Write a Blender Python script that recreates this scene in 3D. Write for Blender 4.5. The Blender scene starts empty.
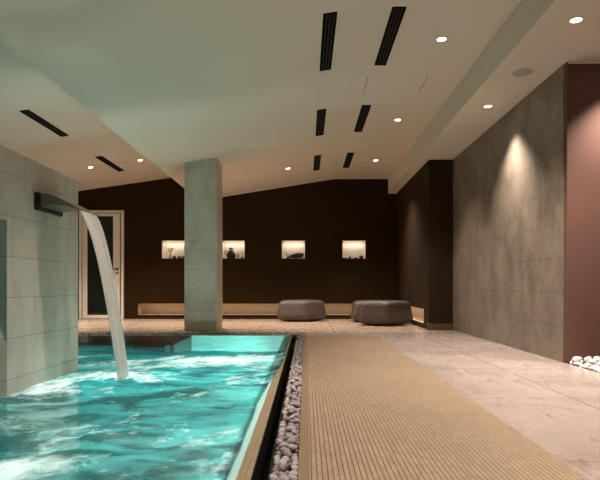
import bpy, bmesh, math, random
from mathutils import Vector, Matrix, noise, Euler

sc = bpy.context.scene
COL = sc.collection
R = math.radians
PI = math.pi

# ------------------------------------------------------------------ camera, world, exposure
H = 0.68
cam_d = bpy.data.cameras.new('camera')
cam = bpy.data.objects.new('camera', cam_d)
COL.objects.link(cam)
cam.location = (0, 0, H)
cam.rotation_euler = (R(90), 0, 0)
cam_d.sensor_width = 36
cam_d.lens = 540 / 600 * 36
cam_d.shift_x = -0.01
cam_d.shift_y = 47 / 600
cam_d.clip_start = 0.05
sc.camera = cam

sc.view_settings.view_transform = 'Standard'
sc.view_settings.look = 'None'
sc.view_settings.gamma = 1
sc.view_settings.use_curve_mapping = False
sc.view_settings.exposure = 0.0
try:
    sc.cycles.use_denoising = True
    sc.cycles.max_bounces = 10
    sc.cycles.diffuse_bounces = 6
    sc.cycles.transparent_max_bounces = 16
    sc.cycles.sample_clamp_indirect = 6
    sc.cycles.caustics_reflective = False
    sc.cycles.caustics_refractive = False
except Exception:
    pass

w = bpy.data.worlds.new('world')
sc.world = w
w.use_nodes = True
w.node_tree.nodes['Background'].inputs[0].default_value = (1, 0.85, 0.65, 1)
w.node_tree.nodes['Background'].inputs[1].default_value = 0.0

WARM = (1.0, 0.84, 0.71)
LAMP_W = 320          # watts of one recessed downlight
SPOT_ANGLE = R(92)
POOL_COL = (1.0, 0.75, 0.66)


def area(name, loc, rot, sx, sy, watts, col, parent=None, spread=180):
    l = bpy.data.lights.new(name, 'AREA')
    l.shape = 'RECTANGLE'
    l.size, l.size_y = sx, sy
    l.energy = watts
    l.color = col
    l.spread = R(spread)
    o = bpy.data.objects.new(name, l)
    COL.objects.link(o)
    o.location = loc
    o.rotation_euler = rot
    if parent:
        o.parent = parent
    return o


# ------------------------------------------------------------------ materials
class N:
    """tiny node-graph writer"""
    def __init__(s, name):
        s.m = bpy.data.materials.new(name)
        s.m.use_nodes = True
        s.t = s.m.node_tree
        s.t.nodes.clear()
        s.out = s.t.nodes.new('ShaderNodeOutputMaterial')

    def n(s, typ, ins=None, **props):
        nd = s.t.nodes.new(typ)
        for k, v in props.items():
            setattr(nd, k, v)
        for k, v in (ins or {}).items():
            sock = nd.inputs[k]
            if isinstance(v, bpy.types.NodeSocket):
                s.t.links.new(v, sock)
            else:
                sock.default_value = v
        return nd

    def math(s, op, a, b=0.0, c=0.0, clamp=False):
        nd = s.n('ShaderNodeMath', {0: a, 1: b, 2: c}, operation=op)
        nd.use_clamp = clamp
        return nd.outputs[0]

    def pos(s):
        return s.n('ShaderNodeNewGeometry').outputs['Position']

    def obj(s):
        return s.n('ShaderNodeTexCoord').outputs['Object']

    def xyz(s, v):
        o = s.n('ShaderNodeSeparateXYZ', {0: v}).outputs
        return o[0], o[1], o[2]

    def scale(s, v, sc_):
        return s.n('ShaderNodeMapping', {'Vector': v, 'Scale': sc_}).outputs[0]

    def noise(s, v, scale=5, detail=4, rough=.55, dist=0.0):
        return s.n('ShaderNodeTexNoise', {'Vector': v, 'Scale': scale, 'Detail': detail, 'Roughness': rough, 'Distortion': dist}).outputs[0]

    def ramp(s, f, stops):
        nd = s.n('ShaderNodeValToRGB', {0: f})
        el = nd.color_ramp.elements
        while len(el) < len(stops):
            el.new(0.5)
        for e, (p, c) in zip(el, stops):
            e.position = p
            e.color = (*c, 1) if len(c) == 3 else c
        return nd.outputs[0]

    def mixc(s, f, a, b):
        nd = s.n('ShaderNodeMix', data_type='RGBA')
        for sock, v in ((nd.inputs[0], f), (nd.inputs[6], a), (nd.inputs[7], b)):
            if isinstance(v, bpy.types.NodeSocket):
                s.t.links.new(v, sock)
            else:
                sock.default_value = (*v, 1) if isinstance(v, tuple) and len(v) == 3 else v
        return nd.outputs[2]

    def groove(s, coord, period, width):
        """1 inside a groove of the given width at every multiple of period"""
        f = s.math('FRACT', s.math('DIVIDE', coord, period))
        d = s.math('ABSOLUTE', s.math('SUBTRACT', f, 0.5))
        return s.math('GREATER_THAN', d, 0.5 - width / period / 2)

    def bump(s, h, strength=.3, dist=.01):
        return s.n('ShaderNodeBump', {'Height': h, 'Strength': strength, 'Distance': dist}).outputs[0]

    def pbr(s, col, rough=.5, normal=None, **kw):
        ins = {'Base Color': (*col, 1) if isinstance(col, tuple) and len(col) == 3 else col, 'Roughness': rough}
        if normal is not None:
            ins['Normal'] = normal
        for k, v in kw.items():
            ins[k.replace('_', ' ')] = v
        return s.n('ShaderNodeBsdfPrincipled', ins).outputs[0]

    def done(s, shader):
        s.t.links.new(shader, s.out.inputs[0])
        return s.m


def plain(name, col, rough=.5, metallic=0.0, mottle=.12, scale=8, bump=0.0, spec=.5):
    g = N(name)
    f = g.noise(g.obj(), scale, 4)
    c = g.mixc(f, tuple(x * (1 - mottle) for x in col), tuple(min(1, x * (1 + mottle)) for x in col))
    nm = g.bump(g.noise(g.obj(), scale * 9, 3), bump, .004) if bump else None
    return g.done(g.pbr(c, rough, nm, Metallic=metallic, Specular_IOR_Level=spec))


def emit(name, col, strength):
    g = N(name)
    return g.done(g.n('ShaderNodeEmission', {0: (*col, 1), 1: strength}).outputs[0])


def stone_tile(name, along, c0, c1, row=.3174, length=1.27, ridges=0.0, rough=.5, z0=0.0):
    """large format stone slabs; along = 'x' or 'y', the horizontal run of the joints"""
    g = N(name)
    p = g.pos()
    x, y, z = g.xyz(p)
    run = x if along == 'x' else y
    z = g.math('SUBTRACT', z, z0)
    rowi = g.math('FLOOR', g.math('DIVIDE', z, row))
    shift = g.math('MULTIPLY', g.math('FRACT', g.math('MULTIPLY', g.math('ADD', rowi, 7), .618)), length)
    gz = g.groove(z, row, .005)
    gr = g.groove(g.math('ADD', run, shift), length, .004)
    joint = g.math('MAXIMUM', gz, gr)
    blotch = g.noise(g.scale(p, (1.4, 1.4, .85)), 2.6, 6, .62, .5)
    fine = g.noise(g.scale(p, (2, 2, 1.3)), 14, 5, .6)
    f = g.math('ADD', g.math('MULTIPLY', blotch, .75), g.math('MULTIPLY', fine, .25))
    c = g.ramp(f, [(.36, c0), (.64, c1)])
    slab = g.n('ShaderNodeTexWhiteNoise', {'W': g.math('ADD', rowi, g.math('FLOOR', g.math('DIVIDE', g.math('ADD', run, shift), length)))}, noise_dimensions='1D').outputs[0]
    c = g.mixc(g.math('MULTIPLY', slab, .14), c, (c0[0] * .8, c0[1] * .8, c0[2] * .8))
    c = g.mixc(g.math('MULTIPLY', joint, .6), c, (c0[0] * .3, c0[1] * .3, c0[2] * .3))
    h = g.math('SUBTRACT', g.math('MULTIPLY', fine, .25), joint)
    if ridges:
        h = g.math('ADD', h, g.math('MULTIPLY', g.noise(g.scale(p, (1.2, 1.2, 26)), 3, 3), ridges))
    return g.done(g.pbr(c, rough, g.bump(h, .35, .006)))


def mosaic(name, c0, c1, px=.02, py=.04, grout=(.035, .02, .011), rough=.45):
    g = N(name)
    p = g.pos()
    x, y, z = g.xyz(p)
    col_i = g.math('FLOOR', g.math('DIVIDE', x, px))
    sh = g.math('MULTIPLY', g.math('FRACT', g.math('MULTIPLY', g.math('ADD', col_i, 400), .371)), py)
    sh = g.math('MULTIPLY', g.math('FLOOR', g.math('MULTIPLY', sh, 3 / py)), py / 3)
    gx = g.groove(x, px, .0034)
    gy = g.groove(g.math('ADD', y, sh), py, .0024)
    row_i = g.math('FLOOR', g.math('DIVIDE', g.math('ADD', y, sh), py))
    wn = g.n('ShaderNodeTexWhiteNoise', {'Vector': g.n('ShaderNodeCombineXYZ', {0: col_i, 1: row_i}).outputs[0]}, noise_dimensions='2D').outputs[0]
    big = g.noise(p, 1.3, 3)
    f = g.math('ADD', g.math('MULTIPLY', wn, .38), g.math('MULTIPLY', big, .62))
    c = g.ramp(f, [(.2, c0), (.8, c1)])
    j = g.math('MAXIMUM', g.math('MULTIPLY', gx, .9), g.math('MULTIPLY', gy, .4))
    c = g.mixc(j, c, grout)
    return g.done(g.pbr(c, rough, g.bump(g.math('SUBTRACT', 1, j), .4, .003)))


def floor_stone(name, a, b, d, stain=.8):
    g = N(name)
    p = g.pos()
    x, y, z = g.xyz(p)
    j = g.math('MAXIMUM', g.groove(g.math('SUBTRACT', x, 1.63), 1.2, .009), g.groove(g.math('ADD', y, .3), 1.2, .007))
    n1 = g.noise(p, 1.7, 6, .6, .6)
    n2 = g.noise(g.scale(p, (2.2, .8, 1)), 3.4, 7, .65, 1.2)
    c = g.ramp(n1, [(.3, a), (.55, b), (.75, d)])
    c = g.mixc(g.ramp(n2, [(.55, (0, 0, 0)), (.70, (stain,) * 3)]), c, (.17, .12, .09))
    c = g.mixc(g.math('MULTIPLY', j, .8), c, (.10, .07, .05))
    rough = g.math('ADD', .13, g.math('MULTIPLY', n2, .28))
    return g.done(g.pbr(c, rough, g.bump(g.math('SUBTRACT', g.math('MULTIPLY', n2, .15), j), .15, .004)))


M = {}
M['stone_floor'] = floor_stone('honed_stone_floor', (.265, .218, .200), (.33, .280, .260), (.37, .322, .302))
M['stone_back_lit'] = floor_stone('stone_floor_painted_warm', (.36, .265, .195), (.43, .325, .245), (.47, .365, .285), .25)  # same stone painted lighter and peachier in place of warm light
M['mosaic'] = mosaic('tan_mosaic_strips', (.24, .172, .115), (.325, .243, .17))
M['edge_wood'] = plain('deck_edge', (.18, .13, .078), .5, scale=14)
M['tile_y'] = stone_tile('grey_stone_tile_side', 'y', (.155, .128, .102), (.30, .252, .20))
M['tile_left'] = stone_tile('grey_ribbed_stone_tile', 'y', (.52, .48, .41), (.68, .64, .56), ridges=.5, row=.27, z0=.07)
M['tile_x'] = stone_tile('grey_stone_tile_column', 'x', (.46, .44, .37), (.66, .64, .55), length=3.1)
M['brown'] = plain('dark_brown_plaster', (.030, .0168, .0050), .85, scale=3, spec=.1)
M['brown_rose'] = plain('rose_brown_plaster', (.13, .062, .046), .7, scale=3)
M['brown_side'] = plain('brown_plaster_side', (.034, .019, .008), .8, scale=3, spec=.15)
M['ceil'] = plain('ceiling_paint', (.72, .66, .575), .9, mottle=.03, scale=2)
M['trim'] = plain('trim_paint', (.80, .71, .60), .7, mottle=.03)
M['cream'] = plain('cream_plaster', (.72, .64, .54), .8, mottle=.05)
M['slot'] = plain('slot_stone', (.55, .43, .30), .7, mottle=.1)
M['black'] = plain('black_metal', (.004, .0035, .003), .9, spec=.1)
M['black_slat'] = plain('black_slat', (.012, .011, .0105), .8)
M['channel'] = plain('black_channel', (.004, .003, .002), .8, spec=.2)
M['white'] = plain('white_frame', (.80, .76, .70), .45, mottle=.03)
M['glass_dark'] = plain('dark_glass', (.012, .016, .012), .08, mottle=.02)
M['chrome'] = plain('brushed_steel', (.24, .225, .20), .3, 1.0, mottle=.05)
M['steel_dark'] = plain('dark_steel', (.035, .034, .032), .35, .6)
M['leather'] = plain('taupe_leather', (.085, .061, .053), .5, mottle=.1, scale=6, bump=.12)
M['leather_seam_highlight'] = plain('taupe_seam_highlight', (.16, .12, .108), .5)  # seams coloured paler to paint in the edge highlight
M['foot'] = plain('dark_foot', (.02, .016, .014), .6)
M['grille'] = plain('grey_grille', (.44, .43, .41), .6)
M['lamp'] = emit('lamp_lens', (1, .86, .66), 14)
M['cove'] = emit('warm_strip', (1, .80, .55), 3)
M['poollamp'] = emit('pool_lamp_lens', (.55, 1, .95), 6)


def pebble_mat(name, c0, c1):
    g = N(name)
    r = g.n('ShaderNodeObjectInfo').outputs['Random']
    f = g.math('ADD', g.math('MULTIPLY', r, .7), g.math('MULTIPLY', g.noise(g.obj(), 30, 4), .3))
    c = g.ramp(f, [(.1, c0), (.85, c1)])
    return g.done(g.pbr(c, .5, g.bump(g.noise(g.obj(), 60, 3), .2, .002)))


M['pebble'] = pebble_mat('grey_pebble', (.15, .126, .130), (.36, .315, .325))
M['pebble_white'] = pebble_mat('white_pebble', (.55, .52, .50), (.76, .73, .72))


def basin_mat():
    g = N('turquoise_basin_mosaic')
    p = g.pos()
    x, y, z = g.xyz(p)
    j = g.math('MAXIMUM', g.math('MAXIMUM', g.groove(x, .05, .004), g.groove(y, .05, .004)), g.groove(z, .05, .004))
    c = g.mixc(g.noise(p, 9, 3), (.16, .68, .68), (.28, .80, .80))
    c = g.mixc(g.math('MULTIPLY', j, .4), c, (.5, .75, .72))
    return g.done(g.pbr(c, .35))


M['basin'] = basin_mat()

FOAM = [  # x, y, rx, ry, amount: where the jets and the fall churn the water white
    (-1.14, 2.10, .26, .17, .95),
    (-1.80, 4.10, .24, .60, .85),
    (-1.42, 4.15, .30, .42, .75),
    (-1.50, 4.95, .55, .40, .40),
    (-.85, 5.25, .62, .32, 1.0),
    (-1.45, 5.0, .5, .35, .55),
    (-.50, 5.2, .2, .5, .6),
    (-.25, 5.9, .06, 1.6, .55),
]


def water_mat():
    g = N('churned_pool_water')
    p = g.pos()
    x, y, z = g.xyz(p)
    tot = None
    for fx, fy, rx, ry, amt in FOAM:
        dx = g.math('DIVIDE', g.math('SUBTRACT', x, fx), rx)
        dy = g.math('DIVIDE', g.math('SUBTRACT', y, fy), ry)
        d2 = g.math('ADD', g.math('MULTIPLY', dx, dx), g.math('MULTIPLY', dy, dy))
        e = g.math('MULTIPLY', g.math('EXPONENT', g.math('MULTIPLY', d2, -1.0)), amt)
        tot = e if tot is None else g.math('MAXIMUM', tot, e)
    n1 = g.noise(g.scale(p, (1.0, .9, 1)), 2.6, 5, .6, .9)
    n2 = g.noise(g.scale(p, (1.0, .8, 1)), 9, 6, .65, .7)
    n3 = g.noise(g.scale(p, (1.0, 1.0, 1)), 22, 4, .6, .4)
    nn = g.math('ADD', g.math('ADD', g.math('MULTIPLY', n1, .52), g.math('MULTIPLY', n2, .36)), g.math('MULTIPLY', n3, .12))
    s = g.math('SUBTRACT', nn, .5)
    calm = g.math('SUBTRACT', 1, g.n('ShaderNodeMapRange', {0: y, 1: 5.85, 2: 6.0, 3: 0.0, 4: 1.0}).outputs[0])
    foam = g.math('ADD', g.math('MULTIPLY', s, 6.0), g.math('ADD', g.math('MULTIPLY', tot, 1.2), -.21))
    band = g.math('DIVIDE', g.math('SUBTRACT', y, 5.78), .17)  # dark reflection painted across the far water as a darker band
    band = g.math('EXPONENT', g.math('MULTIPLY', g.math('MULTIPLY', band, band), -1.0))
    foam = g.math('SUBTRACT', foam, g.math('MULTIPLY', band, .55))
    foam = g.math('MULTIPLY', foam, calm, clamp=True)
    foam = g.math('MULTIPLY', foam, .92, clamp=True)
    n4 = g.noise(g.scale(p, (.8, 1.2, 1)), 3.1, 5, .6, 1.0)
    body = g.math('ADD', g.math('ADD', .88, g.math('MULTIPLY', band, .4)), g.math('MULTIPLY', g.math('SUBTRACT', .5, n4), 1.6), clamp=True)
    deep = g.math('ADD', .5, g.math('MULTIPLY', g.math('SUBTRACT', n4, g.math('ADD', .53, g.math('MULTIPLY', band, .15))), 4.5), clamp=True)
    body = g.math('MULTIPLY', body, g.math('ADD', .35, g.math('MULTIPLY', calm, .60)), clamp=True)
    nm = g.bump(nn, .9, .08)
    tint = g.n('ShaderNodeBsdfTransparent', {0: (.68, .90, .88, 1)}).outputs[0]
    milk_t = g.n('ShaderNodeBsdfTranslucent', {0: g.mixc(deep, (.001, .12, .13), (.020, .47, .52))}).outputs[0]
    milk_d = g.n('ShaderNodeBsdfDiffuse', {0: g.mixc(deep, (.001, .05, .056), (.012, .25, .27))}).outputs[0]
    milk = g.n('ShaderNodeMixShader', {0: .4, 1: milk_t, 2: milk_d}).outputs[0]
    under = g.n('ShaderNodeMixShader', {0: body, 1: tint, 2: milk}).outputs[0]
    fres = g.n('ShaderNodeFresnel', {0: 1.33, 'Normal': nm}).outputs[0]
    gl = g.n('ShaderNodeBsdfGlossy', {0: (1, 1, 1, 1), 'Roughness': .32, 'Normal': nm}).outputs[0]
    wat = g.n('ShaderNodeMixShader', {0: g.math('MULTIPLY', fres, .10), 1: under, 2: gl}).outputs[0]
    fd = g.n('ShaderNodeBsdfDiffuse', {0: (.66, .92, .92, 1)}).outputs[0]
    ft = g.n('ShaderNodeBsdfTranslucent', {0: (.70, .98, .99, 1)}).outputs[0]
    fm = g.n('ShaderNodeMixShader', {0: .55, 1: fd, 2: ft}).outputs[0]
    return g.done(g.n('ShaderNodeMixShader', {0: foam, 1: wat, 2: fm}).outputs[0])


M['water'] = water_mat()


def fall_mat():
    g = N('falling_water_sheet')
    uv = g.n('ShaderNodeUVMap').outputs[0]
    streak = g.noise(g.scale(uv, (16, .8, 1)), 1.0, 4, .6, .3)
    op = g.ramp(streak, [(.28, (.45, .45, .45)), (.66, (.92, .92, .92))])
    d = g.n('ShaderNodeBsdfDiffuse', {0: (.93, .90, .86, 1)}).outputs[0]
    tr = g.n('ShaderNodeBsdfTranslucent', {0: (.93, .91, .88, 1)}).outputs[0]
    white = g.n('ShaderNodeMixShader', {0: .5, 1: d, 2: tr}).outputs[0]
    gl = g.n('ShaderNodeBsdfGlossy', {0: (1, 1, 1, 1), 'Roughness': .2}).outputs[0]
    white = g.n('ShaderNodeMixShader', {0: .12, 1: white, 2: gl}).outputs[0]
    t = g.n('ShaderNodeBsdfTransparent', {0: (.96, .97, .96, 1)}).outputs[0]
    return g.done(g.n('ShaderNodeMixShader', {0: op, 1: t, 2: white}).outputs[0])


M['fall'] = fall_mat()


# ------------------------------------------------------------------ mesh helpers
def link(name, me, mats, parent=None, smooth=False):
    if not isinstance(mats, (list, tuple)):
        mats = [mats]
    for m in mats:
        me.materials.append(m)
    if smooth:
        for p in me.polygons:
            p.use_smooth = True
    o = bpy.data.objects.new(name, me)
    COL.objects.link(o)
    if parent:
        o.parent = parent
    return o


def obj(name, bm, mats, parent=None, smooth=False, loc=None, recalc=True):
    if recalc:
        bmesh.ops.recalc_face_normals(bm, faces=bm.faces)
    me = bpy.data.meshes.new(name)
    bm.to_mesh(me)
    bm.free()
    o = link(name, me, mats, parent, smooth)
    if loc:
        o.location = loc
    return o


def BM():
    return bmesh.new()


def box(bm, x0, x1, y0, y1, z0, z1, bevel=0.0, mi=0):
    vs = [bm.verts.new((x, y, z)) for x in (x0, x1) for y in (y0, y1) for z in (z0, z1)]
    q = [(0, 1, 3, 2), (4, 6, 7, 5), (0, 4, 5, 1), (2, 3, 7, 6), (0, 2, 6, 4), (1, 5, 7, 3)]
    fs = [bm.faces.new([vs[i] for i in f]) for f in q]
    for f in fs:
        f.material_index = mi
    if bevel:
        es = list({e for f in fs for e in f.edges})
        bmesh.ops.bevel(bm, geom=es, offset=bevel, segments=2, profile=.5, affect='EDGES')
    return bm


def prism(bm, pts, a, b, axis):
    """extrude a closed outline along an axis: pts are the other two coordinates in order"""
    def P(u, v, t):
        return {'x': (t, u, v), 'y': (u, t, v), 'z': (u, v, t)}[axis]
    v0 = [bm.verts.new(P(u, v, a)) for u, v in pts]
    v1 = [bm.verts.new(P(u, v, b)) for u, v in pts]
    n = len(pts)
    for i in range(n):
        j = (i + 1) % n
        bm.faces.new((v0[i], v0[j], v1[j], v1[i]))
    bm.faces.new(v0)
    bm.faces.new(v1[::-1])
    return bm


def lathe(bm, prof, seg=24, cx=0, cy=0, cz=0):
    rings = []
    for r, z in prof:
        if r < 1e-6:
            rings.append([bm.verts.new((cx, cy, cz + z))])
        else:
            rings.append([bm.verts.new((cx + r * math.cos(2 * PI * k / seg), cy + r * math.sin(2 * PI * k / seg), cz + z)) for k in range(seg)])
    for a, b in zip(rings, rings[1:]):
        for k in range(seg):
            k2 = (k + 1) % seg
            if len(a) == 1 and len(b) == 1:
                continue
            if len(a) == 1:
                bm.faces.new((a[0], b[k2], b[k]))
            elif len(b) == 1:
                bm.faces.new((a[k], a[k2], b[0]))
            else:
                bm.faces.new((a[k], a[k2], b[k2], b[k]))
    return bm


def tube(bm, pts, rad, seg=8):
    rings = []
    n = len(pts)
    for i, p in enumerate(pts):
        p = Vector(p)
        d = (Vector(pts[min(i + 1, n - 1)]) - Vector(pts[max(i - 1, 0)])).normalized()
        a = d.orthogonal().normalized() if i == 0 else (prev - d * prev.dot(d)).normalized()
        prev = a
        b = d.cross(a)
        r = rad[i] if isinstance(rad, (list, tuple)) else rad
        rings.append([bm.verts.new(p + (a * math.cos(2 * PI * k / seg) + b * math.sin(2 * PI * k / seg)) * r) for k in range(seg)])
    for a, b in zip(rings, rings[1:]):
        for k in range(seg):
            k2 = (k + 1) % seg
            bm.faces.new((a[k], a[k2], b[k2], b[k]))
    bm.faces.new(rings[0][::-1])
    bm.faces.new(rings[-1])
    return bm


def pierced(bm, u0, u1, v0, v1, holes, P, thick):
    """slab with rectangular recesses. P(u, v, depth) -> point; holes: (u0, u1, v0, v1, depth, material index)"""
    us = sorted({u0, u1, *[h[0] for h in holes], *[h[1] for h in holes]})
    vs = sorted({v0, v1, *[h[2] for h in holes], *[h[3] for h in holes]})
    us = [u for u in us if u0 <= u <= u1]
    vs = [v for v in vs if v0 <= v <= v1]

    def quad(a, b, c, d, mi=0):
        f = bm.faces.new([bm.verts.new(P(*q)) for q in (a, b, c, d)])
        f.material_index = mi
    for ua, ub in zip(us, us[1:]):
        for va, vb in zip(vs, vs[1:]):
            um, vm = (ua + ub) / 2, (va + vb) / 2
            if any(h[0] < um < h[1] and h[2] < vm < h[3] for h in holes):
                continue
            quad((ua, va, 0), (ub, va, 0), (ub, vb, 0), (ua, vb, 0))
    for a, b, c, d, dep, mi in holes:
        quad((a, c, dep), (b, c, dep), (b, d, dep), (a, d, dep), mi)
        quad((a, c, 0), (a, c, dep), (a, d, dep), (a, d, 0), mi)
        quad((b, c, 0), (b, c, dep), (b, d, dep), (b, d, 0), mi)
        quad((a, c, 0), (b, c, 0), (b, c, dep), (a, c, dep), mi)
        quad((a, d, 0), (b, d, 0), (b, d, dep), (a, d, dep), mi)
    t = thick
    quad((u0, v0, t), (u1, v0, t), (u1, v1, t), (u0, v1, t))
    quad((u0, v0, 0), (u0, v0, t), (u0, v1, t), (u0, v1, 0))
    quad((u1, v0, 0), (u1, v0, t), (u1, v1, t), (u1, v1, 0))
    quad((u0, v0, 0), (u1, v0, 0), (u1, v0, t), (u0, v0, t))
    quad((u0, v1, 0), (u1, v1, 0), (u1, v1, t), (u0, v1, t))
    bmesh.ops.remove_doubles(bm, verts=bm.verts, dist=1e-5)
    return bm


def struct(o):
    o['kind'] = 'structure'
    return o


def tag(o, label, cat, group=None, kind=None):
    o['label'] = label
    o['category'] = cat
    if group:
        o['group'] = group
    if kind:
        o['kind'] = kind
    return o


def thing(name, loc, label, cat, group=None, rot=(0, 0, 0)):
    e = bpy.data.objects.new(name, None)
    COL.objects.link(e)
    e.empty_display_size = .1
    e.location = loc
    e.rotation_euler = rot
    return tag(e, label, cat, group)


def dup(o, parent=None):
    c = o.copy()
    COL.objects.link(c)
    c.parent = parent
    for ch in [q for q in bpy.data.objects if q.parent == o]:
        dup(ch, c)
    return c


# ------------------------------------------------------------------ room shell
BACK = 11.51
POOL_X0, POOL_X1, POOL_Y0, POOL_Y1 = -5.2, -.30, -1.5, 7.67
WATER_Z = -.03
ROOM_X0, ROOM_Y0 = -6.6, -3.0
SOFFIT_Z, FLAT_Z = 2.69, 3.004
SLOPE = .1616


def panel_z(x):
    return FLAT_Z if x > .6 else FLAT_Z - SLOPE * (.6 - x)


def left_z(x):
    return H + 2.345 + .145 * (x + 2.92)


# floor of large stone slabs
bm = BM()
box(bm, 1.0, 2.32, ROOM_Y0, 7.95, -.25, 0)
box(bm, -.03, 2.32, 7.95, 8.12, -.25, 0)
box(bm, ROOM_X0, POOL_X0, ROOM_Y0, 8.12, -.25, 0)
box(bm, ROOM_X0, 3.9, 8.12, BACK + .5, -.25, 0, 0, 1)
struct(obj('floor', bm, [M['stone_floor'], M['stone_back_lit']]))
bm = BM()
box(bm, .012, 1.0, ROOM_Y0, 7.95, -.25, 0)
struct(obj('floor_mosaic_deck', bm, M['mosaic']))
bm = BM()
box(bm, -.030, .012, ROOM_Y0, 7.95, -.25, .004, .003)
struct(obj('trim_deck_edge', bm, M['edge_wood']))

# pool basin: walls and bottom
bm = BM()
zb = -1.25
box(bm, POOL_X0, POOL_X1, POOL_Y0, POOL_Y1, zb - .15, zb)
box(bm, POOL_X0 - .1, POOL_X0, POOL_Y0 - .1, POOL_Y1 + .1, zb - .15, -.26)
box(bm, POOL_X1, POOL_X1 + .1, POOL_Y0 - .1, POOL_Y1 + .1, zb - .15, -.07)
box(bm, POOL_X0, POOL_X1 + .10, POOL_Y1, POOL_Y1 + .012, zb - .15, -.009)
box(bm, POOL_X0, POOL_X1, POOL_Y0 - .1, POOL_Y0, zb - .15, -.03)
struct(obj('pool_basin', bm, M['basin']))

# sloping coping on the right and the flat one at the far end
bm = BM()
prism(bm, [(-.256, -.0205), (-.215, -.008), (-.1985, -.008), (-.1985, -.2), (-.256, -.2)], ROOM_Y0, POOL_Y1, 'y')
box(bm, -5.2, -.197, POOL_Y1 + .012, POOL_Y1 + .10, -.2, -.008)
M['coping'] = mosaic('coping_mosaic', (.24, .19, .115), (.36, .295, .19), px=.022, py=.022, grout=(.2, .15, .09), rough=.3)
struct(obj('pool_coping', bm, M['coping']))

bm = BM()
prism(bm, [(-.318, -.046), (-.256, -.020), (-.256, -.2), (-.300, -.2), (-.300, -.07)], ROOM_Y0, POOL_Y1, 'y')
struct(obj('trim_painted_glow_lip', bm, plain('turquoise_painted_glow', (.50, .84, .84), .2, mottle=.05)))  # cyan glow of the pool edge painted into the lip colour

# black overflow channel and gravel bed (L shaped) as one lined trough
bm = BM()
box(bm, -.197, -.03, ROOM_Y0, 8.12, -.24, -.13)
box(bm, -.1985, -.1935, ROOM_Y0, POOL_Y1 + .09, -.13, -.010)
box(bm, -.138, -.127, ROOM_Y0, POOL_Y1 + .13, -.13, -.012)
box(bm, -5.2, -.197, POOL_Y1 + .10, 8.12, -.24, -.06)
box(bm, -.197, -.03, POOL_Y1 + .13, 8.12, -.13, -.06)
box(bm, -.127, -.03, ROOM_Y0, POOL_Y1 + .13, -.13, -.03)
struct(obj('overflow_channel', bm, M['channel']))

# back wall with four niches and the low light slot
NZ0, NZ1 = 1.288, 1.672
NICHES = [(-3.07, -2.59), (-1.79, -1.31), (-.512, -.022), (.778, 1.268)]
holes = [(a, b, NZ0, NZ1, .28, 1) for a, b in NICHES]
holes.append((-3.58, 1.94, .085, .325, .36, 2))
bm = BM()
pierced(bm, ROOM_X0, 1.94, 0, 3.35, holes, lambda u, v, d: (u, BACK + d, v), .5)
struct(obj('wall_back', bm, [M['brown'], M['cream'], M['slot']]))

# brown block that closes the right rear, with the same slot along its side
bm = BM()
pierced(bm, 8.53, BACK + .5, 0, SOFFIT_Z + .3, [(8.90, BACK, .085, .325, .25, 1)], lambda u, v, d: (1.94 + d, u, v), 1.0)
struct(obj('wall_right_rear', bm, [M['brown_side'], M['slot']]))
bm = BM()
box(bm, 1.915, 2.33, 8.50, 8.53, 0, .10, .004)
struct(obj('baseboard_right', bm, plain('brown_base', (.12, .072, .048), .5)))

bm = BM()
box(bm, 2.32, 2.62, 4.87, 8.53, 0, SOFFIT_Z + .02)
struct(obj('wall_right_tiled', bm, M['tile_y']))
bm = BM()
box(bm, 2.328, 3.9, 4.815, 4.87, -.2, SOFFIT_Z + .02)
struct(obj('wall_right_brown', bm, M['brown_rose']))
bm = BM()
box(bm, 3.6, 3.9, ROOM_Y0, 4.814, -.2, SOFFIT_Z + .02)
struct(obj('wall_right_front', bm, M['brown_rose']))
bm = BM()
box(bm, 2.32, 3.6, ROOM_Y0, 4.814, -.2, -.02)
struct(obj('gravel_bed', bm, M['channel']))
bm = BM()
box(bm, ROOM_X0 - .3, ROOM_X0, ROOM_Y0, BACK + .5, -.25, 3.4)
struct(obj('wall_left', bm, M['tile_left']))
bm = BM()
box(bm, ROOM_X0 - .3, 3.9, ROOM_Y0 - .3, ROOM_Y0, -1.4, 3.4)
struct(obj('wall_front', bm, M['brown_side']))

# ceilings
bm = BM()
prism(bm, [(ROOM_X0, left_z(ROOM_X0)), (-2.28, left_z(-2.28)), (-2.28, 3.5), (ROOM_X0, 3.5)], ROOM_Y0, BACK + .5, 'y')
struct(obj('ceiling_left', bm, M['ceil']))
bm = BM()
prism(bm, [(-2.29, panel_z(-2.29)), (.6, FLAT_Z), (1.77, FLAT_Z), (1.77, 3.5), (-2.29, 3.5)], ROOM_Y0, BACK + .5, 'y')
struct(obj('ceiling', bm, M['ceil']))
bm = BM()
box(bm, 1.75, 3.9, ROOM_Y0, BACK + .2, SOFFIT_Z, 3.5)
struct(obj('ceiling_soffit', bm, M['ceil']))

# pale shadow-gap trim where the ceilings meet the back wall
def trim(n, x0, z0, x1, z1):
    b = BM()
    prism(b, [(x0, z0 - .022), (x1, z1 - .022), (x1, z1 - .002), (x0, z0 - .002)], BACK - .02, BACK, 'y')
    struct(obj('trim_%d' % n, b, M['trim']))


trim(1, -6.5, left_z(-6.5), -2.30, left_z(-2.30))
trim(2, -2.28, panel_z(-2.28), .6, FLAT_Z)
trim(3, .6, FLAT_Z, 1.75, FLAT_Z)
trim(4, 1.752, SOFFIT_Z, 1.935, SOFFIT_Z)
bm = BM()
box(bm, 2.335, 3.6, 4.80, 4.815, SOFFIT_Z - .02, SOFFIT_Z - .001)
struct(obj('trim_5', bm, M['trim']))

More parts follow.
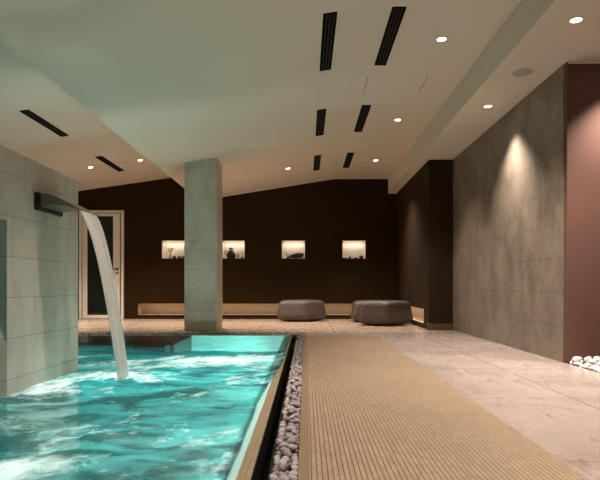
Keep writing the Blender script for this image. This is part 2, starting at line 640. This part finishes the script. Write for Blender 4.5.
# partition in the pool, with a swim-through opening
bm = BM()
prism(bm, [(3.52, -1.25), (4.62, -1.25), (4.62, 1.587), (-1.2, 1.587), (-1.2, -1.25), (1.1, -1.25), (1.1, 1.117), (3.52, 1.117)], -2.28, -1.95, 'x')
struct(obj('wall_partition', bm, M['tile_left']))

# column
bm = BM()
cx0, cx1, cy0, cy1 = -1.885, -1.382, 8.37, 8.93
prism(bm, [(cx0, 0), (cx1, 0), (cx1, panel_z(cx1) + .02), (cx0, panel_z(cx0) + .02)], cy0, cy1, 'y')
struct(obj('column', bm, M['tile_x']))

# ------------------------------------------------------------------ door in the back wall
d = bpy.data.objects.new('door_1', None)
COL.objects.link(d)
d.location = (-4.33, BACK, 0)
struct(d)
x0, x1, zt = -.49, .455, 2.31
bm = BM()
for a in ((x0, x0 + .055, 0, zt), (x1 - .055, x1, 0, zt), (x0 + .055, x1 - .055, zt - .05, zt)):
    box(bm, a[0], a[1], -.05, .01, a[2], a[3], .006)
obj('door_frame', bm, M['white'], d)
bm = BM()
lx0, lx1 = x0 + .07, x1 - .085
for a in ((lx0, lx0 + .10, .01, zt - .065), (lx1 - .14, lx1, .01, zt - .065), (lx0 + .10, lx1 - .14, zt - .125, zt - .065), (lx0 + .10, lx1 - .14, .01, .085)):
    box(bm, a[0], a[1], -.035, .006, a[2], a[3], .003)
obj('door_leaf', bm, M['white'], d)
bm = BM()
box(bm, lx0 + .095, lx1 - .135, -.022, -.008, .08, zt - .12)
obj('glass_pane', bm, M['glass_dark'], d)
bm = BM()
lathe(bm, [(0, -.004), (.026, -.004), (.026, .006), (0, .006)], 16)
tube(bm, [(0, 0, .005), (0, 0, .05), (-.02, 0, .055), (-.12, 0, .055)], .010, 8)
lathe(bm, [(0, -.004), (.020, -.004), (.020, .006), (0, .006)], 16, 0, -.085)
hd = obj('door_handle', bm, M['steel_dark'], d, True)
hd.location = (lx1 - .05, -.038, 1.06)
hd.rotation_euler = (R(90), 0, 0)

# ------------------------------------------------------------------ water
bm = BM()
nx, ny = 150, 260
wx0, wy0, wy1 = POOL_X0, -1.4, POOL_Y1 - .006
grid = []
for j in range(ny + 1):
    y = wy0 + (wy1 - wy0) * j / ny
    row = []
    q = min(1, max(0, (y - 3.4) / 1.6))
    wx1 = -.290 + .080 * q * q * (3 - 2 * q) + .012 * noise.noise(Vector((0, y * 2.3, 7)))
    for i in range(nx + 1):
        x = wx0 + (wx1 - wx0) * i / nx
        a = 1.0 if y < 6.0 else max(.12, 1 - (y - 6.0) / .5)
        edge = min(1.0, (wx1 - x) / .25)
        a *= .25 + .75 * edge
        z = noise.fractal(Vector((x * 2.1, y * 1.7, .3)), 1.0, 2.0, 4) * .013 * a
        s = math.exp(-(((x + 1.42) / .28) ** 2 + ((y - 4.12) / .35) ** 2))
        z += s * (.028 + .025 * noise.noise(Vector((x * 14, y * 14, 2))))
        s = math.exp(-(((x + .8) / .5) ** 2 + ((y - 5.7) / .4) ** 2))
        z += s * (.012 + .012 * noise.noise(Vector((x * 10, y * 10, 5))))
        zz = WATER_Z + z
        if x > -.33:
            zz = max(zz, -.034 + max(0, x + .300) * .31 + .006, WATER_Z)
        row.append(bm.verts.new((x, y, zz)))
    grid.append(row)
for j in range(ny):
    for i in range(nx):
        bm.faces.new((grid[j][i], grid[j][i + 1], grid[j + 1][i + 1], grid[j + 1][i]))
wt = obj('pool_water', bm, M['water'], None, True)
tag(wt, 'churning turquoise pool water streaked with white foam', 'water', kind='stuff')

# low dark ledge standing at the far edge of the pool, just above the water
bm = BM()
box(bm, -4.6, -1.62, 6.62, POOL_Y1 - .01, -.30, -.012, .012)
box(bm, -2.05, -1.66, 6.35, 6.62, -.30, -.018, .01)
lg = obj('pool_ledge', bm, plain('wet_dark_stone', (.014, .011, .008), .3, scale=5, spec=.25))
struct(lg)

# ------------------------------------------------------------------ pool lights (underwater)
def pool_light(x, y, z, yaw, watts, label, tilt=6):
    t = thing('pool_light', (x, y, z), label, 'pool light', 'underwater pool lights', (0, 0, yaw))
    b = BM()
    lathe(b, [(0, 0), (.13, 0), (.13, .02), (.105, .03), (.105, .022), (0, .022)], 24)
    r = obj('rim', b, M['chrome'], t, True)
    r.rotation_euler = (R(90), 0, 0)
    b = BM()
    lathe(b, [(0, .024), (.10, .024), (.06, .036), (0, .040)], 24)
    e = obj('lens', b, M['poollamp'], t, True)
    e.rotation_euler = (R(90), 0, 0)
    a = area('pool_lamp', (0, -.043, 0), (R(-90 + tilt), 0, 0), .2, .2, watts * .72, POOL_COL, t, 165)
    return t


for k, (y, wt_) in enumerate(((7.1, 36), (5.6, 42), (4.2, 19), (2.7, 19), (1.2, 12))):
    pool_light(POOL_X1 - (.09 if k == 1 else 0), y, -.5, -PI / 2 - (.75 if k == 1 else 0), wt_, 'underwater lamp in the right pool wall, number %s from the far corner' % ('one', 'two', 'three', 'four', 'five')[k])
pool_light(-2.28, 4.4, -.5, -PI / 2, 80, 'added unseen underwater lamp on the far side of the partition, towards its end')  # unseen lamp added to throw light up onto the left ceiling
for x, y, wt_, lab in ((-.85, 5.25, 9, 'lamp in the pool bottom under the churned water near the far right corner'),
                      (-1.12, 2.12, 7, 'lamp in the pool bottom under the white boil nearest the camera'),
                      (-1.45, 4.15, 18, 'lamp in the pool bottom under the falling water'),
                      (-2.9, 5.95, 26, 'added unseen lamp in the pool bottom between the partition and the dark ledge')):  # last lamp is added out of sight to brighten the column
    o = pool_light(x, y, -1.25, 0, wt_, lab, 0)
    o.rotation_euler = (R(-90), 0, 0)
    for ch in o.children:
        if ch.type == 'LIGHT':
            ch.data.spread = R(100)

t = thing('added_edge_strip', (POOL_X1, 3.4, -.16), 'added underwater light strip brightening the right edge of the pool', 'pool light')  # extra strip added to brighten the water along this edge
bm = BM()
box(bm, -.02, 0, -4.1, 4.1, -.015, .012)
obj('housing', bm, M['white'], t)
area('added_edge_lamp', (-.012, 0, .014), (0, R(150), 0), .02, 8.2, 16, POOL_COL, t)

# ------------------------------------------------------------------ waterfall spout
t = thing('waterfall_spout', (-1.95, 4.07, 1.30), 'steel waterfall spout with dark backplate on the tiled partition', 'waterfall spout')
bm = BM()
box(bm, 0, .03, -.20, .20, -.066, .062, .006)
obj('wall_plate', bm, M['steel_dark'], t)
bm = BM()
top = [(.02, .055), (.07, .054), (.13, .038), (.20, .006), (.27, -.032), (.315, -.056)]
bot = [(.315, -.064), (.26, -.046), (.20, -.032), (.13, -.026), (.07, -.030), (.02, -.038)]
prism(bm, top + bot, -.175, .175, 'y')
for v in bm.verts:
    v.co = Vector((v.co.x, v.co.z if False else v.co.y, v.co.z))
bl = obj('spout_blade', bm, M['chrome'], t)

# the falling sheet of water
def sheet():
    b = BM()
    uvl = b.loops.layers.uv.new('UVMap')
    rows, cols = 44, 20
    front, back = [], []
    for i in range(rows + 1):
        v = i / rows
        drop = 1.275 * v ** 1.6
        z = 1.247 - drop
        x = -1.662 + .252 * drop ** .58
        half = .168 - .058 * v ** .7
        yc = 4.07
        fr, bk = [], []
        for k in range(cols + 1):
            u = k / cols * 2 - 1
            wob = .010 * v * noise.noise(Vector((u * 4, v * 2.2, 1.0)))
            th = .011 * (1 - u * u) ** .5 * (1 - .2 * v) + .002
            th *= 1 + .6 * noise.noise(Vector((u * 7, v * 1.2, 4)))
            fr.append(b.verts.new((x + wob + th, yc + u * half, z)))
            bk.append(b.verts.new((x + wob - th, yc + u * half, z)))
        front.append(fr)
        back.append(bk)

    def f(vs, uv):
        fc = b.faces.new(vs)
        for l, q in zip(fc.loops, uv):
            l[uvl].uv = q
    for i in range(rows):
        for k in range(cols):
            uv = [(k / cols, i / rows), ((k + 1) / cols, i / rows), ((k + 1) / cols, (i + 1) / rows), (k / cols, (i + 1) / rows)]
            f((front[i][k], front[i][k + 1], front[i + 1][k + 1], front[i + 1][k]), uv)
            f((back[i][k + 1], back[i][k], back[i + 1][k], back[i + 1][k + 1]), [uv[1], uv[0], uv[3], uv[2]])
        for k in (0, cols):
            u = k / cols
            f((front[i][k], back[i][k], back[i + 1][k], front[i + 1][k]), [(u, i / rows), (u, i / rows), (u, (i + 1) / rows), (u, (i + 1) / rows)])
    o = obj('waterfall', b, M['fall'], None, True)
    return tag(o, 'smooth white sheet of water arcing from the steel spout into the pool', 'waterfall')


sheet()

# ------------------------------------------------------------------ ceiling vents
def make_vent(L, Wd):
    t = thing('linear_vent', (0, 0, 0), 'x', 'vent')
    b = BM()
    box(b, -Wd / 2, Wd / 2, -L / 2, L / 2, -.003, .0)
    obj('recess', b, M['black'], t)
    b = BM()
    e = .006
    for a in ((-Wd / 2, -Wd / 2 + e, -L / 2, L / 2), (Wd / 2 - e, Wd / 2, -L / 2, L / 2), (-Wd / 2 + e, Wd / 2 - e, -L / 2, -L / 2 + e), (-Wd / 2 + e, Wd / 2 - e, L / 2 - e, L / 2)):
        box(b, *a, -.008, -.003)
    obj('frame', b, M['black'], t)
    for k in range(3):
        b = BM()
        xx = -Wd / 2 + Wd * (k + 1) / 4
        box(b, xx - .005, xx + .005, -L / 2 + e, L / 2 - e, -.008, -.003)
        obj('slat', b, M['black_slat'], t)
    return t


vent = make_vent(1.17, .118)
roll = math.atan(SLOPE)
rl = math.atan(.145)
VENTS = [
    (.20, 5.03, 'p', 'black slotted ceiling vent, the left one of the nearest pair overhead'),
    (.775, 5.06, 'p', 'black slotted ceiling vent, the right one of the nearest pair overhead'),
    (.20, 7.45, 'p', 'black slotted ceiling vent, the left one of the middle pair'),
    (.775, 7.48, 'p', 'black slotted ceiling vent, the right one of the middle pair'),
    (.20, 9.85, 'p', 'small-looking black ceiling vent, the left one of the pair nearest the dark back wall'),
    (.775, 9.92, 'p', 'small-looking black ceiling vent, the right one of the pair nearest the dark back wall'),
    (-3.585, 7.45, 'l', 'black slotted vent in the left ceiling, above the tiled partition'),
    (-3.575, 9.88, 'l', 'black slotted vent in the left ceiling, above the glazed door'),
]
for i, (x, y, kd, lab) in enumerate(VENTS):
    o = vent if i == 0 else dup(vent)
    z = panel_z(x) if kd == 'p' else left_z(x)
    o.location = (x, y, z)
    o.rotation_euler = (0, 0 if x > .6 else (-roll if kd == 'p' else -rl), 0)
    tag(o, lab, 'vent', 'linear ceiling vents')

# ------------------------------------------------------------------ recessed downlights
def make_downlight():
    t = thing('downlight', (0, 0, 0), 'x', 'downlight')
    b = BM()
    lathe(b, [(.040, -.001), (.041, -.006), (.050, -.006), (.053, -.002), (.053, 0), (.040, 0), (.040, -.001)], 24)
    obj('trim_ring', b, M['trim'], t, True)
    b = BM()
    lathe(b, [(0, -.001), (.040, -.001), (.040, -.0035), (0, -.0045)], 24)
    obj('lens', b, M['lamp'], t, True)
    l = bpy.data.lights.new('downlight_lamp', 'SPOT')
    l.energy = LAMP_W
    l.color = WARM
    l.spot_size = SPOT_ANGLE
    l.spot_blend = 1.0
    l.shadow_soft_size = .03
    lo = bpy.data.objects.new('downlight_lamp', l)
    COL.objects.link(lo)
    lo.parent = t
    lo.location = (0, 0, -.03)
    return t


dl = make_downlight()
DOWN = [
    (1.27, 5.06, 'p', 'bright recessed downlight in the flat ceiling beside the nearest pair of vents'),
    (1.275, 7.5, 'p', 'recessed downlight in the flat ceiling beside the middle pair of vents'),
    (1.28, 9.9, 'p', 'recessed downlight in the flat ceiling near the dark back wall, right of the small detector'),
    (-.33, 9.9, 'p', 'recessed downlight in the sloped ceiling just right of the column'),
    (-3.95, 9.9, 'l', 'recessed downlight in the left ceiling, left of the far vent'),
    (-3.04, 9.9, 'l', 'recessed downlight in the left ceiling, close to the edge of the dropped ceiling'),
    (2.03, 4.06, 's', 'recessed downlight in the right soffit, nearest the camera'),
    (2.02, 6.0, 's', 'recessed downlight in the right soffit lighting a cone on the tiled wall'),
    (2.76, 4.52, 's', 'recessed downlight in the right soffit over the white pebbles'),
    (1.27, 2.6, 'p', 'recessed downlight in the flat ceiling above the near end of the mosaic deck'),
    (2.03, 2.1, 's', 'recessed downlight in the right soffit above the near stone floor'),
    (-.90, 3.75, 'p', 'added unseen downlight in the sloped ceiling over the near part of the pool'),  # added out of frame to light the falling water and partition
    (-.33, .2, 'p', 'added unseen downlight in the sloped ceiling beside the camera'),  # added out of frame to light the partition and strengthen the bounce
    (-3.04, 4.9, 'l', 'added unseen downlight in the left ceiling over the water behind the partition'),  # unseen lamp added so bounced light brightens the left ceiling
    (-3.04, 2.55, 'l', 'added unseen downlight in the left ceiling over the near water behind the partition'),  # another unseen lamp added for bounce onto the left ceiling
    (-5.0, 9.9, 'l', 'added downlight in the left ceiling hidden behind the top of the partition'),  # added out of sight to brighten the back floor and door
    (-1.64, 9.9, 'p', 'added downlight in the sloped ceiling hidden behind the column'),  # added where the column hides it, for more light on the back floor
    (1.27, .2, 'p', 'recessed downlight in the flat ceiling above the camera'),
]
for i, (x, y, kd, lab) in enumerate(DOWN):
    o = dl if i == 0 else dup(dl)
    z = {'p': panel_z(x), 'l': left_z(x), 's': SOFFIT_Z}[kd]
    o.location = (x, y, z)
    if kd != 's' and x < .6:
        o.rotation_euler = (0, -roll if kd == 'p' else -rl, 0)
    tag(o, lab, 'downlight', 'recessed downlights')

# speaker, detectors, hatch
t = thing('ceiling_speaker', (2.03, 5.06, SOFFIT_Z), 'round grey ceiling speaker in the right soffit between two downlights', 'speaker')
bm = BM()
lathe(bm, [(.078, 0), (.078, -.006), (.092, -.004), (.094, 0), (.078, 0)], 32)
obj('rim', bm, M['grille'], t, True)
bm = BM()
lathe(bm, [(0, -.007), (.05, -.006), (.079, -.003), (.079, 0), (0, 0)], 32)
obj('grille', bm, M['grille'], t, True)

t = thing('smoke_detector', (1.04, 9.9, FLAT_Z), 'small pale round detector on the flat ceiling near the back wall', 'detector')
bm = BM()
lathe(bm, [(0, 0), (.055, 0), (.055, -.012), (.045, -.022), (0, -.022)], 24)
obj('base', bm, M['white'], t, True)
bm = BM()
lathe(bm, [(0, -.021), (.03, -.021), (.026, -.036), (0, -.038)], 20)
obj('sensor_cap', bm, M['grille'], t, True)

t = thing('sprinkler', (-3.31, 9.9, left_z(-3.31)), 'small white sprinkler head in the left ceiling between two downlights', 'sprinkler')
bm = BM()
lathe(bm, [(0, 0), (.035, 0), (.033, -.006), (.012, -.01), (.010, -.03), (0, -.03)], 20)
obj('body', bm, M['white'], t, True)
bm = BM()
lathe(bm, [(0, -.029), (.02, -.030), (.02, -.033), (0, -.033)], 16)
obj('deflector', bm, M['white'], t, True)

t = thing('ceiling_hatch', (1.015, 6.22, FLAT_Z), 'flush painted access hatch in the flat ceiling with hairline joints', 'hatch')
bm = BM()
box(bm, -.325, .325, -.27, .27, -.002, 0)
obj('panel', bm, M['ceil'], t)
JOINT = plain('hatch_joint', (.12, .10, .08), .8)
for s in (-1, 1):
    bm = BM()
    box(bm, s * .328 - .003, s * .328 + .003, -.273, .273, -.0025, 0)
    obj('joint', bm, JOINT, t)

# ------------------------------------------------------------------ ottomans
def make_ottoman(name, loc, yaw, w_, d_, h_, nseg, label, seed):
    """low pouf on a rounded many-sided plan, belly below mid height, flat crowned top"""
    t = thing(name, loc, label, 'ottoman', 'leather ottomans', (0, 0, yaw))
    rnd = random.Random(seed)
    seg = 72
    corner = [2 * PI * k / nseg + rnd.uniform(-.12, .12) for k in range(nseg)]
    amp = [rnd.uniform(.94, 1.04) for _ in range(nseg)]

    def plan(a, soft):
        # support radius of a rounded polygon
        best = 0
        p = 9 - 4 * soft
        s = 0
        for c, m in zip(corner, amp):
            q = max(0.0, math.cos(a - c)) / (.90 * m)
            s += q ** p
        return 1 / s ** (1 / p)
    prof = [(0, .035), (.55, .035), (.74, .040), (.86, .075), (.95, .15), (.995, .24), (1.0, .31), (.985, .40), (.965, .50), (.945, .60), (.93, .70),
            (.912, .80), (.888, .88), (.84, .94), (.76, .975), (.60, .99), (.40, .995), (.2, 1.0), (0, 1.0)]
    b = BM()
    rings = []
    for r, z in prof:
        if r == 0:
            rings.append([b.verts.new((0, 0, z * h_))])
            continue
        soft = 0 if z < .9 else .6
        ring = []
        for k in range(seg):
            a = 2 * PI * k / seg
            rr = plan(a, soft) * r
            ring.append(b.verts.new((rr * math.cos(a) * w_ / 2, rr * math.sin(a) * d_ / 2, z * h_)))
        rings.append(ring)
    for a, c in zip(rings, rings[1:]):
        for k in range(seg):
            k2 = (k + 1) % seg
            if len(a) == 1:
                b.faces.new((a[0], c[k2], c[k]))
            elif len(c) == 1:
                b.faces.new((a[k], a[k2], c[0]))
            else:
                b.faces.new((a[k], a[k2], c[k2], c[k]))
    body = obj('cover', b, M['leather'], t, True)
    # stitched welts, coloured as edge highlights: round the top edge and down each corner
    b = BM()
    ring = []
    for k in range(seg + 1):
        a = 2 * PI * k / seg
        rr = plan(a, .6) * .868
        ring.append((rr * math.cos(a) * w_ / 2, rr * math.sin(a) * d_ / 2, .905 * h_))
    tube(b, ring, .0045, 6)
    obj('seam', b, M['leather_seam_highlight'], t, True)
    for k in range(nseg):
        a = (corner[k] + (corner[(k + 1) % nseg] + (2 * PI if k == nseg - 1 else 0))) / 2
        b = BM()
        pts = []
        for r, z in prof[3:14]:
            rr = plan(a, 0) * r
            pts.append((rr * math.cos(a) * w_ / 2, rr * math.sin(a) * d_ / 2, z * h_))
        tube(b, pts, .0032, 6)
        obj('seam', b, M['leather_seam_highlight'], t, True)
    b = BM()
    lathe(b, [(0, 0), (.30, 0), (.31, .008), (.31, .018), (0, .018)], 32)
    f = obj('base', b, M['foot'], t, True)
    f.scale = (w_, d_, 1)
    return t


make_ottoman('ottoman', (-.066, 10.86, 0), .5, 1.09, .78, .425, 5, 'taupe leather ottoman standing alone beneath the third niche', 3)
make_ottoman('ottoman', (1.42, 9.72, 0), .25, 1.0, .84, .44, 5, 'larger taupe leather ottoman in front, nearest the brown side wall', 5)
make_ottoman('ottoman', (1.27, 10.74, 0), .9, 1.04, .76, .42, 5, 'taupe leather ottoman mostly hidden behind the larger one', 8)

# ------------------------------------------------------------------ niche lamps and slot lamps
for i, ((a, b_), which) in enumerate(zip(NICHES, ('left of the column', 'just right of the column', 'above the lone ottoman', 'farthest right'))):
    t = thing('niche_lamp', ((a + b_) / 2, BACK + .19, NZ1), 'warm strip lamp under the top of the niche ' + which, 'lamp', 'niche lamps')
    bm = BM()
    box(bm, -.22, .22, -.012, .012, -.012, 0)
    obj('housing', bm, M['white'], t)
    bm = BM()
    box(bm, -.21, .21, -.008, .008, -.015, -.011)
    obj('diffuser', bm, M['cove'], t)
    area('niche_light', (0, 0, -.018), (R(6), 0, 0), .42, .02, .85, (1, .90, .80), t)

t = thing('slot_lamp', (-.82, BACK + .10, .325), 'long warm strip lamp inside the low slot of the back wall', 'lamp')
bm = BM()
box(bm, -2.7, 2.7, -.012, .012, -.014, 0)
obj('housing', bm, M['white'], t)
area('slot_light', (0, 0, -.018), (R(25), 0, 0), 5.4, .03, 3.6, (1, .80, .62), t)
t = thing('slot_lamp', (2.0, 10.2, .325), 'long warm strip lamp inside the low slot of the brown side wall', 'lamp')
bm = BM()
box(bm, -.012, .012, -1.25, 1.25, -.014, 0)
obj('housing', bm, M['white'], t)
area('slot_light', (0, 0, -.018), (0, R(-25), 0), .03, 2.5, 2.6, (1, .80, .62), t)

# ------------------------------------------------------------------ ornaments in the niches
NY = BACK + .13
DARK = plain('dark_ornament', (.02, .017, .014), .5)
CER = plain('pale_ceramic', (.55, .48, .44), .35)
PETAL = plain('pale_petal', (.62, .50, .52), .6)
TWIG = plain('twig', (.10, .06, .04), .7)

# niche 1: blossom vase, small dark bowl, two little candle holders
nx0 = NICHES[0][0]
t = thing('flower_vase', (nx0 + .145, NY, NZ0), 'slim vase of pale blossom at the left of the niche left of the column', 'vase')
bm = BM()
lathe(bm, [(0, 0), (.028, 0), (.034, .03), (.02, .07), (.012, .10), (.016, .115), (0, .115)], 20)
obj('vase', bm, CER, t, True)
bm = BM()
for k, (ax, az) in enumerate(((-.03, .19), (.012, .21), (.04, .185))):
    tube(bm, [(0, 0, .10), (ax * .4, 0, .15), (ax, 0, az)], .003, 6)
obj('stem', bm, TWIG, t, True)
rnd = random.Random(4)
for k in range(7):
    bm = BM()
    for q in range(5):
        a = 2 * PI * q / 5
        m = Matrix.Translation((.013 * math.cos(a), -.002, .013 * math.sin(a))) @ Matrix.Diagonal((.011, .005, .011, 1))
        bmesh.ops.create_icosphere(bm, subdivisions=1, radius=1, matrix=m)
    f = obj('blossom', bm, PETAL, t, True)
    f.location = (rnd.uniform(-.05, .05), rnd.uniform(-.02, .02), rnd.uniform(.16, .225))
    f.rotation_euler = (rnd.uniform(-.5, .5), rnd.uniform(0, 3), rnd.uniform(-.5, .5))
bm = BM()
lathe(bm, [(0, 0), (.03, 0), (.034, .03), (.026, .06), (.020, .06), (.022, .03), (0, .02)], 20)
tag(obj('bowl', bm, DARK, None, True, (nx0 + .235, NY, NZ0)), 'little dark bowl in the middle of the niche left of the column', 'bowl')
for k, (ox, lab) in enumerate(((.335, 'squat candle holder right of the dark bowl in the leftmost niche'), (.42, 'squat candle holder at the right end of the leftmost niche'))):
    t = thing('candle_holder', (nx0 + ox, NY, NZ0), lab, 'candle holder', 'candle holders in the leftmost niche')
    bm = BM()
    lathe(bm, [(0, 0), (.036, 0), (.038, .045), (.030, .055), (0, .05)], 20)
    obj('holder', bm, plain('amber_holder', (.12, .075, .04), .4), t, True)
    bm = BM()
    lathe(bm, [(0, .05), (.007, .05), (.006, .13), (0, .132)], 10)
    obj('candle', bm, CER, t, True)

# niche 2: dark lidded pot with handle, egg-shaped bottle, sprig
nx1 = NICHES[1][0]
t = thing('lidded_pot', (nx1 + .175, NY + .01, NZ0), 'big dark lidded pot with a pale band in the niche right of the column', 'pot')
bm = BM()
lathe(bm, [(0, 0), (.075, 0), (.10, .05), (.092, .11), (.06, .155), (.045, .17), (0, .17)], 28)
obj('body', bm, DARK, t, True)
bm = BM()
lathe(bm, [(.047, .168), (.050, .178), (.050, .200), (.047, .205), (0, .205)], 24)
obj('band', bm, CER, t, True)
bm = BM()
lathe(bm, [(0, .204), (.048, .204), (.046, .226), (.012, .23), (.010, .24), (0, .242)], 24)
obj('lid', bm, DARK, t, True)
bm = BM()
tube(bm, [(-.088, 0, .07), (-.125, 0, .10), (-.13, 0, .15), (-.10, 0, .165), (-.06, 0, .15)], .008, 8)
obj('handle', bm, DARK, t, True)
bm = BM()
lathe(bm, [(0, 0), (.022, 0), (.034, .04), (.032, .09), (.02, .13), (.01, .145), (0, .146)], 24)
tag(obj('bottle', bm, CER, None, True, (nx1 + .325, NY - .03, NZ0)), 'pale egg-shaped bottle beside the big dark pot', 'bottle')
t = thing('twig_vase', (nx1 + .415, NY, NZ0), 'small vase with a dry sprig at the right end of the pot niche', 'vase')
bm = BM()
lathe(bm, [(0, 0), (.03, 0), (.034, .025), (.015, .05), (.012, .06), (0, .06)], 20)
obj('vase', bm, plain('brown_clay', (.20, .12, .075), .6), t, True)
bm = BM()
for ax, az in ((-.04, .16), (.01, .19), (.035, .15), (-.01, .14)):
    tube(bm, [(0, 0, .05), (ax * .3, 0, .10), (ax, 0, az)], .0025, 5)
obj('twig', bm, TWIG, t, True)

# niche 3: dark driftwood mound, white flowers
nx2 = NICHES[2][0]
bm = BM()
pts, rad = [], []
for k in range(15):
    v = k / 14
    pts.append((.10 + .36 * v, .015 * math.sin(v * 5), .018 + .055 * math.sin(v * PI * .62 + .1)))
    rad.append(.010 + .050 * math.sin(min(1, v * 1.15) * PI * .62))
tube(bm, pts, rad, 12)
for v in bm.verts:
    v.co.z = max(0, v.co.z + .008 * noise.noise(v.co * 25))
tag(obj('driftwood', bm, DARK, None, True, (nx2, NY, NZ0)), 'dark humped piece of driftwood in the niche above the lone ottoman', 'driftwood')
t = thing('flower_pot', (nx2 + .115, NY - .06, NZ0), 'tiny pot of small white flowers left of the driftwood', 'pot')
bm = BM()
lathe(bm, [(0, 0), (.018, 0), (.024, .035), (.02, .035), (0, .03)], 18)
obj('pot', bm, DARK, t, True)
bm = BM()
for ax, az in ((-.04, .13), (-.01, .09), (.03, .08), (.045, .06)):
    tube(bm, [(0, 0, .03), (ax * .4, 0, .06), (ax, 0, az)], .002, 5)
obj('stem', bm, TWIG, t, True)
for ax, az in ((-.04, .13), (-.01, .09), (.03, .08), (.045, .06)):
    bm = BM()
    for q in range(5):
        a = 2 * PI * q / 5
        bmesh.ops.create_icosphere(bm, subdivisions=1, radius=1, matrix=Matrix.Translation((.011 * math.cos(a), 0, .011 * math.sin(a))) @ Matrix.Diagonal((.010, .005, .010, 1)))
    obj('blossom', bm, PETAL, t, True, (ax, 0, az))
bm = BM()
bmesh.ops.create_icosphere(bm, subdivisions=2, radius=1, matrix=Matrix.Translation((0, 0, .022)) @ Matrix.Diagonal((.032, .026, .023, 1)))
tag(obj('stone', bm, CER, None, True, (nx2 + .455, NY - .07, NZ0)), 'small pale stone at the right end of the driftwood', 'stone')

# niche 4: row of low dark pots and stones
nx3 = NICHES[3][0]
for ox, r, h_, nm, lab in ((.055, .05, .022, 'dish', 'flat dark dish at the left end of the rightmost niche'),
                           (.165, .032, .045, 'pot', 'low dark pot left of centre in the rightmost niche'),
                           (.30, .04, .026, 'dish', 'flat dark dish right of centre in the rightmost niche'),
                           (.415, .046, .062, 'pot', 'tallest dark pot, at the right end of the rightmost niche')):
    bm = BM()
    lathe(bm, [(0, 0), (r * .7, 0), (r, h_ * .55), (r * .9, h_), (r * .75, h_), (r * .8, h_ * .6), (0, h_ * .3)], 24)
    tag(obj(nm, bm, DARK, None, True, (nx3 + ox, NY, NZ0)), lab, nm)

# ------------------------------------------------------------------ pebbles
def pebble_meshes(n, mat, seed):
    out = []
    for k in range(n):
        b = BM()
        bmesh.ops.create_icosphere(b, subdivisions=2, radius=1)
        off = Vector((seed + k * 3.7, k * 1.3, seed))
        for v in b.verts:
            v.co *= 1 + .38 * noise.noise(v.co * 1.1 + off) + .07 * noise.noise(v.co * 2.6 + off)
        me = bpy.data.meshes.new('pebble')
        b.to_mesh(me)
        b.free()
        me.materials.append(mat)
        for p in me.polygons:
            p.use_smooth = True
        out.append(me)
    return out


def scatter_pebbles(spots, meshes, label, cat, group, rnd):
    for x, y, z, r in spots:
        o = bpy.data.objects.new('pebble', rnd.choice(meshes))
        COL.objects.link(o)
        o.location = (x, y, z)
        o.scale = (r * rnd.uniform(.85, 1.15), r * rnd.uniform(1.0, 1.4), r * rnd.uniform(.65, .85))
        o.rotation_euler = (rnd.uniform(-.3, .3), rnd.uniform(-.3, .3), rnd.uniform(0, PI))
        tag(o, label, cat, group)


def merged_pebbles(spots, meshes, mat, rnd, name):
    b = BM()
    for x, y, z, r in spots:
        m = Matrix.Translation((x, y, z)) @ Matrix.Rotation(rnd.uniform(0, PI), 4, 'Z') @ Matrix.Diagonal((r * rnd.uniform(.85, 1.15), r * rnd.uniform(1, 1.4), r * rnd.uniform(.65, .85), 1))
        n0 = len(b.verts)
        b.from_mesh(rnd.choice(meshes))
        b.verts.ensure_lookup_table()
        for v in b.verts[n0:]:
            v.co = m @ v.co
    return obj(name, b, mat, None, True)


rnd = random.Random(11)
grey = pebble_meshes(7, M['pebble'], 2)
near = []
y = 1.72
while y < 7.75:
    for k in range(3):
        near.append((-.112 + .0325 * k + rnd.uniform(-.005, .005), y + rnd.uniform(-.009, .009), -.013 + rnd.uniform(-.003, .007), rnd.uniform(.0135, .0175)))
    if rnd.random() < .75:
        near.append((rnd.uniform(-.095, -.05), y + rnd.uniform(0, .03), .010 + rnd.uniform(0, .006), rnd.uniform(.014, .019)))
    y += .038
near.sort(key=lambda s: s[1])
scatter_pebbles(near[:298], grey, 'small grey pebble in the gravel strip between the black channel and the mosaic deck', 'pebble', 'grey pebbles along the deck', rnd)
far = near[298:]
x = -5.15
while x < -.04:
    for k in range(7):
        far.append((x + rnd.uniform(-.01, .01), 7.83 + k * .04 + rnd.uniform(-.008, .008), -.022 + rnd.uniform(0, .016), rnd.uniform(.016, .023)))
    x += .042
g2 = merged_pebbles(far, grey, M['pebble'], rnd, 'gravel')
tag(g2, 'small grey pebbles packed along the far pool edge and the distant end of the strip', 'gravel', kind='stuff')

white = pebble_meshes(5, M['pebble_white'], 9)
ws = []
for j in range(8):
    for i in range(4):
        ws.append((2.355 + i * .078 + rnd.uniform(-.014, .014), 4.765 - j * .085 + rnd.uniform(-.015, .015), .005 + rnd.uniform(-.005, .012), rnd.uniform(.029, .036)))
for j in range(5):
    for i in range(3):
        ws.append((2.38 + i * .085 + rnd.uniform(-.015, .015), 4.71 - j * .12 + rnd.uniform(-.02, .02), .052 + rnd.uniform(-.008, .010), rnd.uniform(.027, .035)))
scatter_pebbles(ws, white, 'white pebble in the heap at the foot of the plain rose-brown wall', 'pebble', 'white pebbles by the wall', rnd)
